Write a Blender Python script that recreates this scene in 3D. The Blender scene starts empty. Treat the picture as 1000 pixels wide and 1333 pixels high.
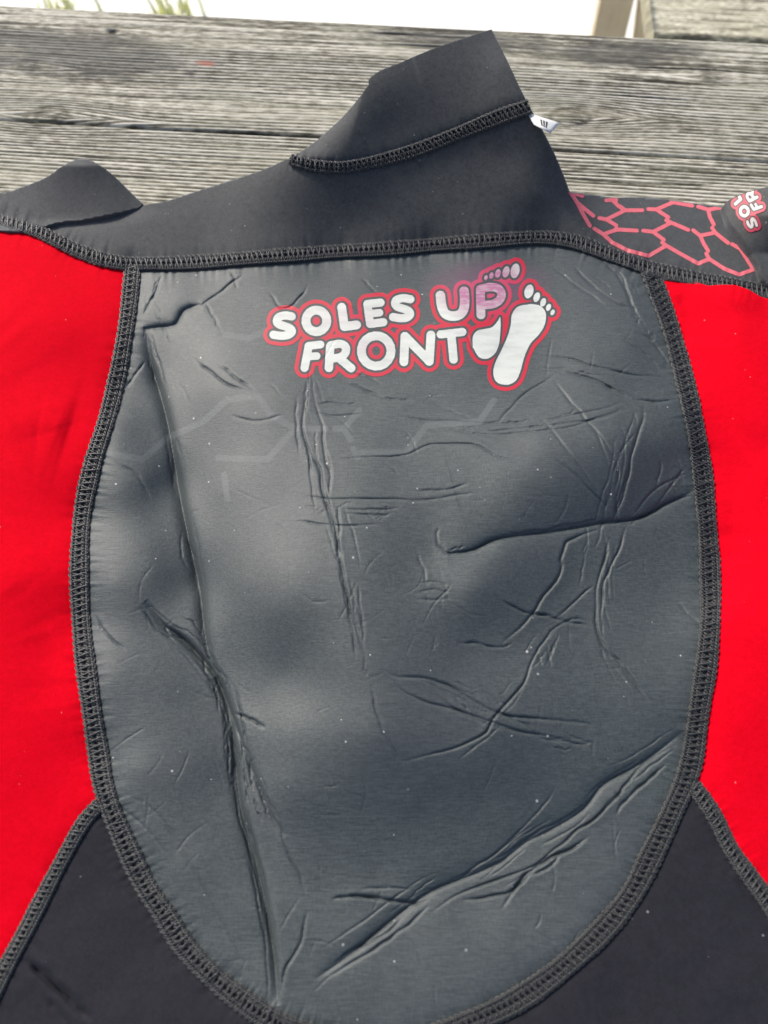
import bpy, math, numpy as np
from mathutils import Vector

# ------------------------------------------------------------------ camera, sky, sun
S = bpy.context.scene
CAM_H = 0.41
PITCH = math.radians(64)          # looking down this far below the horizon
FPX = 970.0                       # focal length in photograph pixels (1000 x 1333)
SUN_EL, SUN_AZ = 38, -40           # degrees, azimuth from +Y towards +X
SUN_STRENGTH, SUN_ANGLE, SKY_STRENGTH, EXPOSURE = 1.5, 10, 0.085, 1.28

cd = bpy.data.cameras.new('camera'); cam = bpy.data.objects.new('camera', cd)
S.collection.objects.link(cam); S.camera = cam
cam.location = (0, 0, CAM_H)
cam.rotation_euler = (math.radians(90) - PITCH, 0, 0)
cd.sensor_fit = 'VERTICAL'; cd.sensor_height = 36.0; cd.lens = 36.0*FPX/1333.0
cd.clip_start = 0.02; cd.clip_end = 200
cd.dof.use_dof = True; cd.dof.focus_distance = 0.46; cd.dof.aperture_fstop = 7.0

w = bpy.data.worlds.new('World'); S.world = w; w.use_nodes = True
nt = w.node_tree
for n in list(nt.nodes): nt.nodes.remove(n)
sky = nt.nodes.new('ShaderNodeTexSky'); sky.sky_type = 'NISHITA'; sky.sun_disc = False
sky.sun_elevation = math.radians(SUN_EL); sky.sun_rotation = math.radians(SUN_AZ)
sky.air_density = 0.8; sky.dust_density = 3.5; sky.ozone_density = 0.6
bg = nt.nodes.new('ShaderNodeBackground'); bg.inputs[1].default_value = SKY_STRENGTH
wo = nt.nodes.new('ShaderNodeOutputWorld')
nt.links.new(sky.outputs[0], bg.inputs[0]); nt.links.new(bg.outputs[0], wo.inputs[0])

sd = bpy.data.lights.new('sun', 'SUN'); sun = bpy.data.objects.new('sun', sd)
S.collection.objects.link(sun)
sd.energy = SUN_STRENGTH; sd.angle = math.radians(SUN_ANGLE); sd.color = (1.0, 0.965, 0.90)
_e, _a = math.radians(SUN_EL), math.radians(SUN_AZ)
sdir = Vector((math.sin(_a)*math.cos(_e), math.cos(_a)*math.cos(_e), math.sin(_e)))
sun.rotation_euler = sdir.to_track_quat('Z', 'Y').to_euler()
S.view_settings.view_transform = 'Standard'; S.view_settings.look = 'None'
S.view_settings.gamma = 1; S.view_settings.exposure = EXPOSURE

# ------------------------------------------------------------------ numeric helpers
rng = np.random.default_rng(7)
SP, CP = math.sin(PITCH), math.cos(PITCH)

def world(u, v, zmm):
    """survey: point of height zmm (millimetres) seen at photograph pixel (u, v)"""
    u = np.asarray(u, float); v = np.asarray(v, float)
    dx = (u-500)/FPX; dy = -(v-666.5)/FPX
    d0 = dx; d1 = CP + dy*SP; d2 = -SP + dy*CP
    t = (zmm*0.001 - CAM_H)/d2
    return np.stack([d0*t, d1*t, CAM_H + d2*t], -1)

def vnoise(x, y, seed=0):
    x = np.asarray(x, float); y = np.asarray(y, float)
    xi = np.floor(x).astype(np.int64); yi = np.floor(y).astype(np.int64)
    fx = x-xi; fy = y-yi; fx = fx*fx*(3-2*fx); fy = fy*fy*(3-2*fy)
    def h(a, b):
        n = (a*374761393 + b*668265263 + seed*974634777) & 0xffffffff
        n = ((n ^ (n >> 13))*1274126177) & 0xffffffff
        n = ((n ^ (n >> 16))*2246822519) & 0xffffffff
        return ((n ^ (n >> 15)) & 0xffffff)/float(0xffffff)
    return ((h(xi, yi)*(1-fx)+h(xi+1, yi)*fx)*(1-fy) + (h(xi, yi+1)*(1-fx)+h(xi+1, yi+1)*fx)*fy)

def fbm(x, y, seed=0, oct=3):
    s = 0; a = 0.5
    for k in range(oct):
        s = s + a*vnoise(x*2**k, y*2**k, seed+k); a *= 0.5
    return s/(1-0.5**oct)

def smooth(pts, n=6):
    """Catmull-Rom through pts"""
    p = np.array(pts, float)
    if len(p) < 3: return p
    q = np.vstack([2*p[0]-p[1], p, 2*p[-1]-p[-2]])
    out = []
    for i in range(1, len(q)-2):
        for k in range(n):
            t = k/n
            out.append(0.5*((2*q[i]) + (-q[i-1]+q[i+1])*t + (2*q[i-1]-5*q[i]+4*q[i+1]-q[i+2])*t*t
                            + (-q[i-1]+3*q[i]-3*q[i+1]+q[i+2])*t**3))
    out.append(p[-1])
    return np.array(out)

def dist_line(U, V, pts):
    """distance, signed side (+ = left of the direction as seen in the picture, v down), arc parameter 0..1"""
    best = np.full(U.shape, 1e9); side = np.ones(U.shape); par = np.zeros(U.shape)
    seg = np.diff(pts, axis=0); L = np.hypot(seg[:, 0], seg[:, 1]); tot = L.sum(); acc = 0
    for i in range(len(seg)):
        if L[i] < 1e-6: continue
        ax, ay = pts[i]; sx, sy = seg[i]
        t = np.clip(((U-ax)*sx + (V-ay)*sy)/(L[i]**2), 0, 1)
        ex = U-(ax+t*sx); ey = V-(ay+t*sy)
        d = np.hypot(ex, ey); m = d < best
        best = np.where(m, d, best); par = np.where(m, (acc+t*L[i])/tot, par)
        cr = sx*(V-ay) - sy*(U-ax)
        side = np.where(m, np.where(cr < 0, 1.0, -1.0), side)
        acc += L[i]
    return best, side, par

def near(U, V, pts, r):
    a = pts.min(0)-r; b = pts.max(0)+r
    return (U > a[0]) & (U < b[0]) & (V > a[1]) & (V < b[1])

def poly_sdf(U, V, poly):
    poly = np.asarray(poly, float)
    inside = np.zeros(U.shape, bool); best = np.full(U.shape, 1e18)
    n = len(poly)
    for i in range(n):
        ax, ay = poly[i]; bx, by = poly[(i+1) % n]
        sx, sy = bx-ax, by-ay; l2 = sx*sx+sy*sy
        if l2 < 1e-12: continue
        t = np.clip(((U-ax)*sx+(V-ay)*sy)/l2, 0, 1)
        best = np.minimum(best, (U-(ax+t*sx))**2 + (V-(ay+t*sy))**2)
        if ay != by:
            c = ((ay > V) != (by > V)) & (U < (bx-ax)*(V-ay)/(by-ay)+ax)
            inside ^= c
    d = np.sqrt(best)
    return np.where(inside, -d, d)

# ------------------------------------------------------------------ seam lines (survey of the photograph)
TOPSEAM = smooth([(-260,215),(-120,245),(-40,268),(0,284),(50,301),(100,326),(150,341),(200,342),(260,340),(350,333),(430,327),
                  (500,331),(560,322),(625,315),(700,308),(750,315),(800,333),(850,350),(900,361),(950,370),(1000,380),
                  (1100,398),(1260,430)])
TOPSEAM = smooth([(-260,215),(-120,245),(-40,268),(0,284),(50,301),(100,326),(150,341),(200,343),(260,341),(350,334),(430,328),
                  (500,324),(560,319),(625,314),(700,309),(750,315),(800,333),(850,350),(900,361),(950,370),(1000,380),
                  (1100,398),(1260,430)])
LSEAM = smooth([(173,344),(166,410),(153,488),(136,554),(120,605),(107,670),(103,745),(107,829),(115,896),(126,971),(136,1029),
                (156,1082),(187,1149),(213,1189),(242,1234),(285,1278),(329,1312),(367,1334),(430,1354),(495,1362)])
RSEAM = smooth([(845,349),(860,388),(875,432),(888,480),(901,535),(912,595),(919,664),(924,733),(925,800),(920,860),(911,920),
                (898,1000),(876,1055),(850,1110),(822,1165),(780,1216),(725,1266),(670,1304),(615,1330),(560,1352),(495,1362)])
LOSEAM_L = smooth([(130,1046),(105,1076),(70,1140),(36,1206),(6,1262),(-40,1350),(-110,1470),(-150,1530)])
LOSEAM_R = smooth([(903,1022),(929,1060),(951,1104),(978,1143),(1004,1180),(1060,1280),(1130,1400),(1200,1530)])
NECKSEAM = smooth([(378,207),(395,212),(415,216),(450,217),(500,207),(550,192),(600,172),(650,152),(690,138)])

# ------------------------------------------------------------------ the relief of the suit (heights in millimetres)
CTRL = np.array([
 # outside and shoulders
 (-260,150,14),(-260,400,14),(-260,800,12),(-260,1250,8),(-260,1530,8),(500,1560,6),(900,1560,7),(1260,1530,8),(1260,1200,9),(1260,800,14),
 (1260,480,16),(1260,330,16),(1260,200,16),
 (0,330,17),(60,420,19),(60,600,16),(20,560,17),(50,760,17),(60,950,13),(-60,700,18),(40,1150,7),(100,1250,6),(200,1330,6),
 (960,430,21),(960,560,18),(980,620,18),(960,800,17),(950,950,12),(1080,700,18),(980,1060,8),(900,1200,6),(800,1320,6),(960,1330,7),
 # seams
 (0,284,14),(100,326,13),(172,346,12),(260,341,12),(430,328,13),(560,319,13),(700,309,14),(800,333,13),(900,361,12),(1000,380,12),
 (150,500,10),(107,670,10),(104,800,10),(126,980,9),(187,1149,6),(330,1310,6),(500,1360,6),(700,1290,6),(850,1110,6),(905,960,7),
 (926,760,8),(910,600,10),(880,460,12),
 # chest
 (230,390,13),(330,400,15),(450,400,16),(600,400,16),(760,400,15),(820,440,18),
 (200,500,7),(150,560,14),(205,560,7),(280,510,18),(360,510,23),(450,510,21),(560,500,20),(700,500,19),(820,522,22),
 (150,640,15),(190,620,12),(226,630,4.5),(290,640,16),(370,640,25),(470,630,29),(600,600,28),(700,580,33),(800,560,31),(860,570,22),
 (150,760,15),(200,750,12),(252,760,4.5),(320,760,21),(370,730,30),(370,790,28),(490,740,32),(490,840,31),(560,720,26),(620,765,29),(740,760,15),(850,760,12),
 (150,880,14),(220,890,10),(286,900,5),(330,880,11),(370,880,15),(490,900,29),(620,840,20),(620,890,22),(740,850,14),(830,880,11),
 (180,1000,12),(250,1000,8.5),(310,1010,5),(370,960,15),(370,1020,13),(490,960,27),(560,960,25),(640,950,22),(750,950,13),(840,940,10),
 (250,1120,8),(322,1110,5.5),(310,1220,6),(400,1070,10),(500,1060,13),(620,1060,11),(720,1050,8.5),
 (400,1140,7),(480,1160,6),(600,1160,6),(450,1230,6.5),(600,1250,6.5),(740,1160,6.5),(820,1060,6.5),
 # neck and collar rising
 (-60,240,20),(60,280,16),(120,300,17),(185,275,22),(240,290,22),(300,240,37),(320,290,27),(420,290,27),(480,262,37),(560,285,26),(380,208,58),(450,240,47),
 (520,300,20),(560,240,42),(620,280,28),(660,200,58),(700,255,38),(690,145,82),(720,195,60),(742,250,32),(760,295,19),(790,300,16),
 (850,290,16),(850,262,17),(950,290,18),(950,345,14),(1000,330,17),
 (430,165,77),(480,103,96),(560,66,106),(640,40,112),(560,130,84),(620,110,91),(500,170,70),(660,90,100),
 (340,130,60),(560,0,125),(760,60,95),(820,190,25),(700,0,125)], float)

_nk = (CTRL[:, 1] < 300) & (CTRL[:, 0] > 205) & (CTRL[:, 0] < 800) & (CTRL[:, 2] > 12)
CTRL[_nk, 2] = 12+(CTRL[_nk, 2]-12)*.76

def tps_fit(c):
    n = len(c); X = c[:, :2]/400.0
    d2 = ((X[:, None]-X[None])**2).sum(-1)
    K = 0.5*d2*np.log(d2+1e-12)
    A = np.zeros((n+3, n+3)); A[:n, :n] = K + np.eye(n)*1.8e-3
    A[:n, n] = 1; A[:n, n+1:] = X; A[n, :n] = 1; A[n+1:, :n] = X.T
    return np.linalg.solve(A, np.concatenate([c[:, 2], [0, 0, 0]]))
TPSW = tps_fit(CTRL)
_GX = np.arange(-290, 1300, 6.0); _GY = np.arange(-20, 1600, 6.0)
_gu, _gv = np.meshgrid(_GX, _GY)
_base = np.full(_gu.shape, TPSW[-3]) + TPSW[-2]*_gu/400 + TPSW[-1]*_gv/400
for i, (a, b, z) in enumerate(CTRL):
    d2 = ((_gu-a)**2 + (_gv-b)**2)/160000.0
    _base += TPSW[i]*0.5*d2*np.log(d2+1e-12)
_base = np.maximum(_base, 4.0)

def base(U, V):
    """cubic lookup of the fitted sheet"""
    x = np.clip((U-_GX[0])/6.0, 1, len(_GX)-3.001); y = np.clip((V-_GY[0])/6.0, 1, len(_GY)-3.001)
    xi = x.astype(int); yi = y.astype(int); fx = x-xi; fy = y-yi
    def w4(t):
        return [(-t+2*t*t-t**3)/2, (2-5*t*t+3*t**3)/2, (t+4*t*t-3*t**3)/2, (-t*t+t**3)/2]
    wx = w4(fx); wy = w4(fy); r = 0
    for j in range(4):
        row = 0
        for i in range(4): row = row + wx[i]*_base[yi-1+j, xi-1+i]
        r = r + wy[j]*row
    return r

# main creases: points, amplitude mm, reach on the + side (px), reach on the - side (px), ridge lift on + side, on - side
def P(*a): return np.array(a, float)
BIG = [
 # long fold on the left: the sheet sinks from the left into the line and bulges steeply on the right of it
 (smooth([(190,425),(196,466),(216,538),(226,590),(234,640),(244,690),(254,735),(262,776),(268,830),(282,880)]), 3.4, 5.5, 8, 2.2, -3.0, 60, 42, 8),
 (smooth([(189,782),(213,813),(236,829),(258,851),(280,878),(294,909),(302,945),(307,989),(312,1042),(325,1091),(338,1140),(349,1194),(358,1252),(362,1309)]), 2.9, 4.5, 6.5, 1.5, -2.8, 60, 42, 5),
 (smooth([(280,878),(298,918),(320,980),(338,1025),(356,1065),(372,1090)]), 1.2, 3.5, 3.5, .8, -1.0, 40, 12, 6),
 # the deep crease on the right under the bulge (the + side is the upper one)
 (smooth([(583,720),(615,716),(652,701),(721,692),(785,681),(831,675),(868,656),(904,639)]), 1.5, 2.8, 2.2, 0, -3.6, 60, 22, 42),
 # long wrinkle bundle lower right
 (smooth([(892,950),(857,978),(824,1000),(785,1022),(758,1055),(714,1082),(686,1096),(653,1121),(615,1139),(571,1156),(538,1176),(483,1220),(450,1247),(410,1275)]), .9, 3, 2.4, 0, -2.8, 30, 16, 48),
 # puckers at the top left corner
 (smooth([(187,428),(205,426),(228,422),(240,404),(262,396)]), 1.0, 4, 3, 1.0, -1.6, 30, 14, 16),
 (smooth([(0,562),(45,548),(90,560)]), -2.0, 40, 50, 0, 0, 60, 60, 5),
 (smooth([(-20,400),(40,470),(70,560)]), -1.2, 46, 60, 0, 0, 60, 60, 5),
 (smooth([(20,760),(60,820),(70,920)]), .9, 40, 40, 0, 0, 60, 60, 5),
 (smooth([(1020,560),(960,640),(950,740)]), 2.2, 40, 36, 0, 0, 60, 60, 5),
]
# fine wrinkles: points, depth mm, half width px
W = []
def wr(depth, width, *pts): W.append((smooth(pts, 4), depth, width))
wr(.9,3,(186,410),(200,385),(212,358)); wr(.7,3,(256,402),(290,378),(316,358)); wr(.9,3,(252,466),(276,486),(300,502),(324,510))
wr(.7,3,(284,474),(300,486),(332,508)); wr(.6,3,(164,506),(176,488),(190,470)); wr(.6,3,(268,395),(278,412),(284,426))
wr(.9,3,(400,490),(396,522),(396,570),(416,610),(420,642),(436,682),(440,714),(448,754),(455,791),(466,824),(483,879))
wr(.7,3,(408,522),(420,554),(422,590),(430,620),(428,650)); wr(.7,3,(440,658),(442,690),(438,730)); wr(.6,3,(455,790),(460,830),(464,858))
wr(.5,2.5,(412,526),(440,525),(472,527)); wr(.5,2.5,(412,538),(440,541),(476,539)); wr(.55,2.5,(380,640),(412,648),(444,650),(500,649),(560,655))
wr(.5,2.5,(376,678),(404,680),(432,684),(500,682)); wr(.6,2.5,(420,596),(450,597),(500,594),(528,593),(560,579),(615,579),(652,595),(693,609))
wr(.5,2.5,(444,662),(480,664),(520,661)); wr(.5,2.5,(445,668),(490,671),(512,668)); wr(.7,3,(452,498),(478,508),(500,518),(540,522))
wr(.8,3,(863,657),(882,650),(902,645)); wr(1.8,5,(736,482),(776,496),(822,519)); wr(.8,3,(822,519),(850,523),(882,521))
wr(1.1,4,(840,524),(836,549),(824,586),(817,627),(804,664),(794,682)); wr(.5,2.5,(832,530),(815,570),(812,612),(800,655))
wr(.7,3,(500,533),(537,544),(592,549),(661,551),(730,544),(790,530),(822,521)); wr(.6,3,(555,554),(638,565),(730,558),(790,540),(822,526))
wr(.55,3,(600,560),(660,560),(720,553),(780,545),(824,530)); wr(.6,3,(647,549),(665,532),(684,512),(721,489))
wr(.7,3,(721,494),(740,520),(758,540),(781,572),(794,613)); wr(.6,3,(768,548),(790,580),(806,612),(800,640)); wr(.7,3,(721,595),(758,627),(794,664))
wr(.5,3,(700,540),(735,580),(776,640),(790,670)); wr(.6,3,(850,665),(875,630),(896,605)); wr(.6,3,(822,672),(850,640),(880,622),(900,615))
wr(.9,3,(785,687),(790,719),(778,756),(776,802),(781,834),(799,860)); wr(.9,3,(817,682),(804,719),(787,756),(783,802))
wr(1.1,3.5,(794,682),(760,696),(739,705),(730,728),(730,747),(702,784),(684,811),(652,839)); wr(.9,3,(652,781),(684,797),(721,802))
wr(.8,3,(684,795),(739,809),(771,816)); wr(.7,3,(721,807),(753,779),(774,761)); wr(.8,3,(594,836),(622,838),(652,843),(668,836))
wr(1.0,3.5,(494,862),(510,879),(560,884),(593,898),(642,926),(681,934),(780,942)); wr(.8,3,(500,876),(527,901),(560,915),(615,931),(670,950),(714,959),(780,975))
wr(.7,3,(565,901),(593,923),(642,945),(692,956)); wr(.9,3,(521,992),(576,978),(626,959),(648,928),(681,890),(697,851),(725,818))
wr(.6,3,(648,928),(681,942),(704,960),(740,966)); wr(.6,3,(483,890),(494,939),(510,970),(530,1000)); wr(.9,3,(774,802),(785,840),(813,868),(846,917))
wr(.7,3,(780,830),(806,862),(826,895)); wr(.6,3,(697,851),(718,822),(745,806),(772,812)); wr(.6,3,(700,850),(706,868)); wr(.5,3,(712,838),(718,870))
wr(1.0,3,(884,967),(846,989),(818,1016),(802,1038),(774,1066),(752,1080),(725,1104),(686,1132),(637,1148),(587,1170),(560,1190))
wr(1.2,3.5,(868,994),(850,1010),(835,1022),(813,1044),(800,1062)); wr(1.3,4,(769,1088),(745,1104),(719,1115),(700,1128),(686,1137),(668,1160),(653,1184))
wr(.6,3,(725,1022),(710,1046),(692,1066),(653,1104),(615,1132),(588,1150)); wr(.6,3,(770,1040),(735,1066),(705,1080),(660,1110),(630,1126))
wr(1.2,4,(450,1165),(483,1168),(538,1176),(560,1170)); wr(.5,3,(470,1157),(500,1156),(535,1158)); wr(1.0,3.5,(600,1172),(640,1167),(664,1160),(686,1143),(700,1132))
wr(1.0,3.5,(430,1272),(460,1252),(494,1231),(515,1216),(538,1198),(560,1178)); wr(.8,3.5,(800,1030),(812,1046)); wr(.9,3.5,(730,1110),(716,1128),(690,1140))
wr(1.2,3.5,(302,927),(315,932),(329,938),(347,947)); wr(1.3,3.5,(322,1047),(327,1087),(342,1140),(347,1167)); wr(.8,3,(365,1069),(374,1109),(391,1140),(398,1163))
wr(.9,3.5,(400,1185),(391,1229),(374,1256),(365,1296)); wr(1.1,3.5,(431,1171),(446,1168),(463,1167),(498,1169)); wr(.8,3.5,(427,1258),(444,1247),(463,1234),(498,1218),(530,1190))
wr(.35,4,(156,1029),(180,1042),(205,1060),(245,1118),(294,1207),(329,1274),(350,1302)); wr(.7,3,(124,802),(138,825),(165,847))
wr(.3,4,(150,1046),(190,1078),(222,1120)); wr(.8,3,(310,990),(302,1010),(304,1030)); wr(.8,3,(318,1008),(322,1030),(318,1050))
wr(.8,3,(262,850),(268,872),(280,905)); wr(.7,3,(270,846),(284,872),(290,884)); wr(.8,3.5,(300,960),(311,985),(312,1004)); wr(.8,3.5,(330,985),(326,1000),(330,1030))
wr(.8,3,(745,345),(775,375),(805,395),(835,405)); wr(.9,3,(780,335),(806,362),(824,398),(836,424)); wr(.8,3,(800,347),(815,372),(824,408)); wr(.6,3,(720,350),(752,372),(790,400))
wr(.9,3,(690,462),(735,466),(778,478),(826,488),(868,492)); wr(.6,3,(700,478),(745,482),(790,492)); wr(.7,3,(826,430),(850,445),(872,478)); wr(.6,3,(810,440),(840,462),(860,482))
wr(.5,3,(300,352),(306,366),(309,376)); wr(.6,2.6,(350,380),(362,396),(372,402),(392,386),(402,370)); wr(.5,2.6,(470,362),(490,380),(505,384)); wr(.5,2.6,(455,480),(480,492),(500,500))
wr(.5,3,(150,600),(180,620),(196,650)); wr(.6,3,(238,690),(236,720),(246,745)); wr(.8,3,(243,700),(256,735),(258,770)); wr(.45,3,(300,540),(330,548),(370,540))
wr(.5,3,(540,640),(580,637),(612,630)); wr(.45,3,(530,652),(575,648),(620,641)); wr(.35,3,(540,770),(566,768),(590,772)); wr(.35,3,(538,780),(560,781),(588,779)); wr(.35,3,(545,760),(560,757),(585,762))
wr(.6,3,(880,782),(896,800),(914,812)); wr(.45,3,(860,560),(880,590),(890,630)); wr(.5,3,(846,566),(860,600),(854,640)); wr(.35,3,(540,716),(552,742),(556,765))
# puckers of the jersey panels
wr(.8,3,(571,686),(569,702),(576,716),(590,721),(612,716))
wr(2.6,8,(28,1246),(63,1276),(96,1306),(120,1330)); wr(1.0,7,(62,1300),(80,1322),(96,1340))
wr(1.2,16,(884,383),(897,410),(905,428)); wr(1.0,22,(897,430),(880,446),(870,452))
def strands(line, n, spread, dmax, lo=.05, hi=.95, seed=1):
    '''short broken wrinkles that run with a main crease'''
    q = np.random.default_rng(seed); m_ = len(line)
    for _ in range(n):
        c = q.uniform(lo, hi)*(m_-1); L = q.uniform(.04, .12)*(m_-1)
        k = np.clip(np.linspace(c-L, c+L, 5), 0, m_-1); k0 = k.astype(int); k1 = np.minimum(k0+1, m_-1); f = (k-k0)[:, None]
        p = line[k0]*(1-f)+line[k1]*f; t = p[-1]-p[0]; t = t/(np.hypot(*t)+1e-6); nn = np.array([-t[1], t[0]])
        o0 = q.normal(0, spread); o1 = o0+q.normal(0, spread*.6)
        p = p+nn*np.linspace(o0, o1, 5)[:, None]+q.normal(0, .8, p.shape)
        W.append((smooth(p, 3), q.uniform(.25, .8)*dmax, q.uniform(1.8, 2.8)))
strands(BIG[0][0], 16, 5, .9, seed=2); strands(BIG[1][0], 34, 8, 1.1, seed=3); strands(BIG[2][0], 12, 7, .9, hi=.75, seed=4)
VL = smooth([(400,480),(398,540),(410,600),(425,660),(440,710),(456,790),(470,850),(486,890)])
strands(VL, 26, 9, .6, seed=21)
strands(smooth([(540,540),(640,562),(730,552),(822,524)]), 16, 9, .5, seed=22)
strands(smooth([(836,540),(815,600),(795,680),(780,760),(785,840),(830,900)]), 24, 11, .65, seed=23)
strands(smooth([(500,870),(600,905),(690,950),(780,975)]), 18, 10, .6, seed=24)
strands(smooth([(725,818),(697,860),(650,930),(560,985)]), 12, 8, .6, seed=25)
strands(smooth([(190,360),(200,430),(240,520)]), 8, 8, .5, seed=26)
strands(smooth([(760,340),(820,390),(850,460)]), 9, 9, .6, seed=27)
strands(smooth([(820,520),(860,600),(880,660)]), 10, 12, .5, seed=28)
strands(smooth([(395,660),(450,668),(520,662)]), 9, 10, .4, seed=29)
strands(smooth([(545,745),(565,790),(570,850)]), 8, 10, .25, seed=30)
strands(BIG[3][0], 9, 5, .8, seed=5); strands(BIG[4][0], 16, 12, .6, lo=.1, hi=.85, seed=6); strands(W[16][0] if len(W) > 16 else BIG[4][0], 6, 6, .5, seed=9)
for _ in range(110):               # faint random creasing of the coated face
    a = rng.uniform(0, math.pi); x = rng.uniform(180, 880); y = rng.uniform(380, 1280); L = rng.uniform(20, 70)
    b = a+rng.normal(0, .35)
    p0 = (x, y); p1 = (x+math.cos(a)*L*.5, y+math.sin(a)*L*.5); p2 = (p1[0]+math.cos(b)*L*.5, p1[1]+math.sin(b)*L*.5)
    W.append((smooth([p0, p1, p2], 3), rng.uniform(.08, .22), rng.uniform(2, 3.2)))
for i, (p, d, wd) in enumerate(W):   # none of them is perfectly smooth
    k = np.arange(len(p)); amp = 1.6 if d > .3 else .6
    j = np.stack([np.sin(k*1.7+i)+.6*np.sin(k*.63+2*i), np.cos(k*1.3+i*1.9)+.5*np.sin(k*.8+i)], 1)*amp
    j[0] = j[-1] = 0
    W[i] = (p+j*.4, d, wd)
SEAMS_GROOVE = [(TOPSEAM, 1.2, 15), (LSEAM, 1.3, 17), (RSEAM, 1.3, 19), (LOSEAM_L, .8, 14), (LOSEAM_R, .8, 14), (NECKSEAM, .8, 10)]

def relief(U, V, fine=True):
    U = np.asarray(U, float); V = np.asarray(V, float)
    h = base(U, V)+4.0
    h = h + 1.1*(fbm(U/95+3, V/95+9, 5, 2)-.5)*2*np.clip((V-340)/80, 0, 1)
    for p, d, wd in SEAMS_GROOVE:
        m = near(U, V, p, wd*3)
        if m.any():
            r, s, t = dist_line(U[m], V[m], p); h[m] -= d*np.exp(-(r/wd)**2) + .9*np.exp(-(r/(wd*1.25))**2)*(vnoise(t*len(p)*2.3, r*0+wd, 41)-.5)
    for p, A, wp, wm, lp, lm, reach, rm, wl in BIG:
        m = near(U, V, p, reach*5)
        if not m.any(): continue
        r, s, t = dist_line(U[m], V[m], p)
        taper = np.clip(np.minimum(t, 1-t)/.16, 0, 1)**.7
        g = np.where(s > 0, np.exp(-(r/wp)**1.3), np.exp(-(r/wm)**1.5))
        lift = np.where(s > 0, lm*np.exp(-r/wl)+lp*np.exp(-(r/reach)**1.3)*(1-np.exp(-r/wp*1.2)), lm*np.exp(-(r/rm)**1.2))
        wob = .75+.5*vnoise(t*14, t*0+A, 3)
        tl = np.clip(np.minimum(t, 1-t)/.42, 0, 1); tl = tl*tl*(3-2*tl); tn = np.exp(-r/14)
        h[m] += (taper*tn+tl*(1-tn))*lift - taper*A*wob*g
    if fine:
        for i, (p, d, wd) in enumerate(W):
            m = near(U, V, p, wd*6)
            if not m.any(): continue
            r, s, t = dist_line(U[m], V[m], p)
            taper = np.clip(np.minimum(t, 1-t)/.22, 0, 1)
            wob = .55+.9*vnoise(t*9, t*0+i*3.3, 8)
            x = r*s
            w2 = wd*.50
            h[m] += taper*wob*d*1.1*(-1.0*np.exp(-(np.abs(x)/w2)**1.25) + .20*np.exp(-np.abs(np.abs(x)-w2*2.4)/(w2*3.4))*np.where(s > 0, 1.0, .5)*np.clip(np.abs(x)/w2, 0, 1))
    return np.where(h < 4.5, 2.2+2.3*np.exp(np.minimum(h-4.5, 0)/2.3), h)      # never through the table

# ------------------------------------------------------------------ mesh helpers
def mesh_obj(name, V, F, mat=None, parent=None, smooth_shade=True, attrs=None):
    V = np.asarray(V, np.float32); F = np.asarray(F, np.int32)
    me = bpy.data.meshes.new(name)
    me.vertices.add(len(V)); me.vertices.foreach_set('co', V.ravel())
    k = F.shape[1]
    me.loops.add(F.size); me.loops.foreach_set('vertex_index', F.ravel())
    me.polygons.add(len(F)); me.polygons.foreach_set('loop_start', np.arange(0, F.size, k, dtype=np.int32))
    me.update(calc_edges=True)
    me.polygons.foreach_set('use_smooth', np.full(len(F), smooth_shade))
    if attrs:
        for an, av in attrs.items():
            a = me.attributes.new(an, 'FLOAT_VECTOR' if av.ndim == 2 else 'FLOAT', 'POINT')
            a.data.foreach_set('vector' if av.ndim == 2 else 'value', np.asarray(av, np.float32).ravel())
    o = bpy.data.objects.new(name, me); S.collection.objects.link(o)
    if mat: me.materials.append(mat)
    if parent: o.parent = parent
    return o

def empty(name, label, cat, loc=(0, 0, 0)):
    o = bpy.data.objects.new(name, None); S.collection.objects.link(o); o.location = loc
    o.empty_display_size = .05; o['label'] = label; o['category'] = cat
    return o

def grid_clip(u0, u1, v0, v1, step, fn, chans=None):
    """triangles of a regular (u,v) grid where fn < 0, cut exactly along fn = 0"""
    us = np.arange(u0, u1+step, step); vs = np.arange(v0, v1+step, step)
    U, V = np.meshgrid(us, vs); f = fn(U, V)
    f = np.where(np.abs(f) < 1e-6, -1e-6, f)
    ny, nx = U.shape; idx = np.arange(nx*ny).reshape(ny, nx)
    a, b, c, d = idx[:-1, :-1], idx[:-1, 1:], idx[1:, 1:], idx[1:, :-1]
    T = np.concatenate([np.stack([a, d, b], -1).reshape(-1, 3), np.stack([b, d, c], -1).reshape(-1, 3)])
    return clip(np.stack([U.ravel(), V.ravel()], 1), T, f.ravel())

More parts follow.
